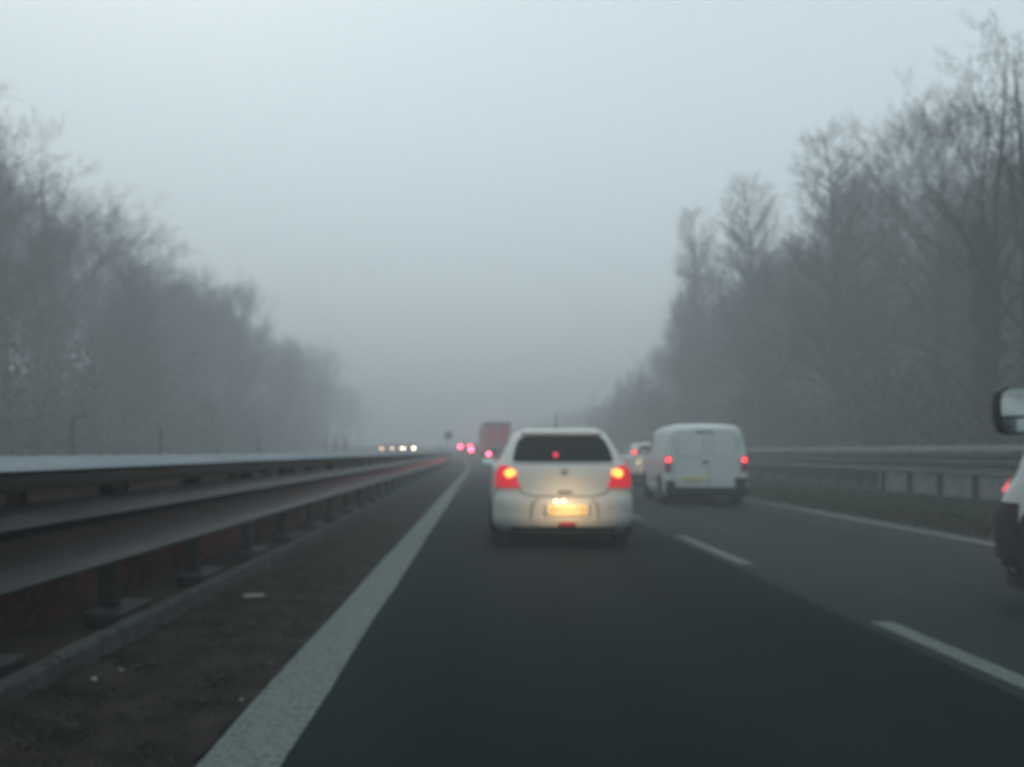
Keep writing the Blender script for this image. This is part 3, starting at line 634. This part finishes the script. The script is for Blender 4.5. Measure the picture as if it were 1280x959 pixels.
def make_tree(seed, H, kind):
    q = random.Random(seed); tk = MB(); cr = MB(); lean = Vector((q.gauss(0, .03), q.gauss(0, .03), 1)).normalized()
    pts = [Vector((0, 0, -.3))]; rr = [H*.018+.05]; nT = 8
    for i in range(nT):
        pts.append(pts[-1]+(lean+Vector((q.gauss(0, .03), q.gauss(0, .03), 0)))*H/nT*.97); rr.append(rr[0]*(.04+.96*(1-(i+1)/nT)**1.25))
    tk.tube(pts, rr, 9)
    nb, t0, env, ang, sub, tw = {
        'cone': (190, .18, lambda t: .17*(1-t)**.5+.035, (.75, 1.15), (6, 6), 8),
        'round': (64, .28, lambda t: .30*math.sin(math.pi*min(1, .18+.82*(t*.95+.02)))**.7+.05, (.55, 1.05), (6, 6), 8),
        'wide': (20, .30, lambda t: .42*(1-t*.75), (.7, 1.1), (5, 5, 5), 7),
        'thin': (56, .35, lambda t: .17*(1-t)**.4+.04, (.4, .8), (6, 5), 8)}[kind]
    dep = len(sub)
    for k in range(nb):
        t = (k+q.random())/nb; u = (t0+(1-t0)*t*.99)*nT; i = min(nT-1, int(u)); p = pts[i].lerp(pts[i+1], u-i)
        if t > .45 and q.random() < (t-.45)*(.2 if kind == 'cone' else .6): continue
        d = rdir(Vector((0, 0, 1)), q.uniform(*ang), q); L = H*env(t)*q.uniform(.75, 1.15)
        branch(cr, p, d, L, max(.012, rr[i]*.38), dep if L > 1.3 else 1, q, .10, sub, tw)
    return tk, cr
def leafmass(mb, q, c, rad, n, s):
    for i in range(n):
        v = Vector((q.gauss(0, 1), q.gauss(0, 1), q.gauss(0, 1))).normalized()*q.random()**.45
        p = Vector((c[0]+v.x*rad[0], c[1]+v.y*rad[1], c[2]+v.z*rad[2])); a = Vector((q.gauss(0, 1), q.gauss(0, 1), q.gauss(0, 1))).normalized()*s*q.uniform(.6, 1.3); b = a.orthogonal()*.6
        mb.add([p-a, p+b, p+a, p-b], [(0, 1, 2, 3)])
protos = {}; trng = random.Random(3)
for key, seed, H, kind, tw in (('c1', 1, 20, 'cone', 'twig_brown'), ('c2', 2, 20, 'cone', 'twig'), ('r1', 3, 19, 'round', 'twig'), ('r2', 4, 19, 'round', 'twig_brown'), ('t1', 5, 18, 'thin', 'twig'), ('w1', 6, 15, 'wide', 'twig'), ('w2', 8, 15, 'wide', 'twig')):
    tk, cr = make_tree(seed, H, kind)
    protos[key] = (tk.mesh('trunk', M['bark'], True), cr.mesh('crown', M[tw], False), H)
def tree(key, x, y, z, h, label, group=None, rz=None, wid=1.0):
    tm, cm, H = protos[key]; s = h/H
    o = thing('bare_tree', label, 'tree', W(x, y, z), trng.random()*6.28 if rz is None else rz, group); o.scale = (s*wid, s*wid, s)
    put('trunk', tm, o); put('crown', cm, o); return o
def gh(x):
    for a, b in zip(prof, prof[1:]):
        if x <= b[0]: return a[1]+(b[1]-a[1])*(x-a[0])/(b[0]-a[0])
    return 8
# named trees on the right
o = tree('w1', 17.6, 28.0, gh(17.6), 15.0, 'nearest big bare tree at the right with an ivy clad trunk and wide branches', rz=1.0)
ivy = MB(); q = random.Random(5)
for k in range(26): leafmass(ivy, q, (q.gauss(0, .12), q.gauss(0, .12), .6+k*.30), (.50-.010*k, .50-.010*k, .40), 110, .09)
ivy.build('ivy', M['ivy'], o)
o2 = tree('w2', 17.4, 25.0, gh(17.4), 13.2, 'dark bare tree at the very right edge beyond the large van mirror', rz=2.2)
ivy2 = MB()
for k in range(30): leafmass(ivy2, q, (q.gauss(0, .15), q.gauss(0, .15), .6+k*.28), (.6-.010*k, .6-.010*k, .45), 110, .09)
ivy2.build('ivy', M['ivy'], o2)
tree('c1', 20.6, 45.5, gh(20.6), 19.0, 'broadest cone shaped tree in the middle of the right wood', wid=1.15)
tree('c2', 20.8, 58.5, gh(20.8), 20.6, 'narrow pointed tree between two taller cones in the right wood', wid=1.0)
tree('c1', 20.5, 73.0, gh(20.5), 22.5, 'tall cone shaped tree that ends the visible right wood on its left', wid=.9)
tree('r1', 22.0, 39.0, gh(22), 16.0, 'twiggy tree just left of the ivy clad tree on the right')
GR, GL = 'bare trees of the foggy wood on the right', 'bare trees of the foggy wood on the left'
LR, LL = 'bare twiggy tree in the dim wood behind the right guardrail', 'bare twiggy tree fading into fog behind the left guardrail'
keys = ['r1', 'r2', 'c1', 'c2', 't1', 'w1', 'w2']
q = random.Random(21)
for row, (x0, hh, sp) in enumerate(((21.5, 15, 7.0), (26, 16, 5.5), (32, 17, 6.5))):
    y = 20 if row else 24
    while y < 150:
        x = x0+q.uniform(-1.3, 1.5)+max(0, y-76)*.16
        hmax = hh*q.uniform(.72, 1.0)*(1 if y < 80 else 1.12)
        if not (row == 0 and (36 < y < 78)): tree(q.choice(keys), x, y+q.uniform(-1, 1), gh(x)-.1, hmax*(1 if y < 76 else max(.6, 1-(y-76)*.006)), LR, GR, wid=q.uniform(.9, 1.25))
        y += sp*(1 if y < 90 else 1.5)
for row, (x0, hh, sp) in enumerate(((-25.5, 15.3, 6.0), (-30.5, 16.3, 5.5), (-37, 17, 6.0))):
    y = 26+row*2
    while y < 250:
        x = x0-q.uniform(-1.3, 1.5)+max(0, y-70)*.05
        tree(q.choice(keys), x, y+q.uniform(-1.5, 1.5), gh(x)-.1, hh*q.uniform(.75, 1.04)*(1.22 if y < 55 else 1.08), LL, GL, wid=q.uniform(.95, 1.3))
        y += sp*(1 if y < 90 else 1.4)
for y in (-50, -42, -34, -26, -18, -9, 0, 9):
    tree(q.choice(keys), 21+q.uniform(-2, 2), y, gh(21)-.1, 16, LR, GR); tree(q.choice(keys), -26+q.uniform(-2, 2), y, gh(-26)-.1, 17, LL, GL)
# undergrowth: a tangle of leaves and saplings at the foot of both woods
def undergrowth(name, label, xs, ys, n, hr):
    mb = MB(); q = random.Random(len(name)+n)
    for i in range(n):
        x = q.uniform(*xs); y = ys[0]+(ys[1]-ys[0])*q.random()**1.2; h = q.uniform(*hr); p = W(x, y, gh(x)+h*.4)
        leafmass(mb, q, p, (q.uniform(.8, 1.8), q.uniform(.8, 1.8), h*.6), 130, .07+.0012*y)
    mb.build(name, M['leaf_green'], kind='stuff', label=label)
undergrowth('undergrowth', 'brown green thicket at the foot of the right wood', (17.5, 31), (12, 110), 900, (1.0, 8.5))
undergrowth('thicket', 'dim brown green thicket at the foot of the left wood', (-36, -21), (18, 200), 1000, (1.0, 9))

# ------------------------------------------------------------------ fog
hz = MB().box(-420, 420, -75, 900, -1.2, 31).build('haze', M['white'], kind='stuff')
hm = bpy.data.materials.new('fog'); hm.use_nodes = True; t = hm.node_tree; t.nodes.clear()
ou = t.nodes.new('ShaderNodeOutputMaterial'); pv = t.nodes.new('ShaderNodeVolumePrincipled')
pv.inputs['Color'].default_value = (.855, .885, .905, 1); pv.inputs['Density'].default_value = FOG; pv.inputs['Anisotropy'].default_value = .1
t.links.new(pv.outputs[0], ou.inputs['Volume']); hz.data.materials[0] = hm
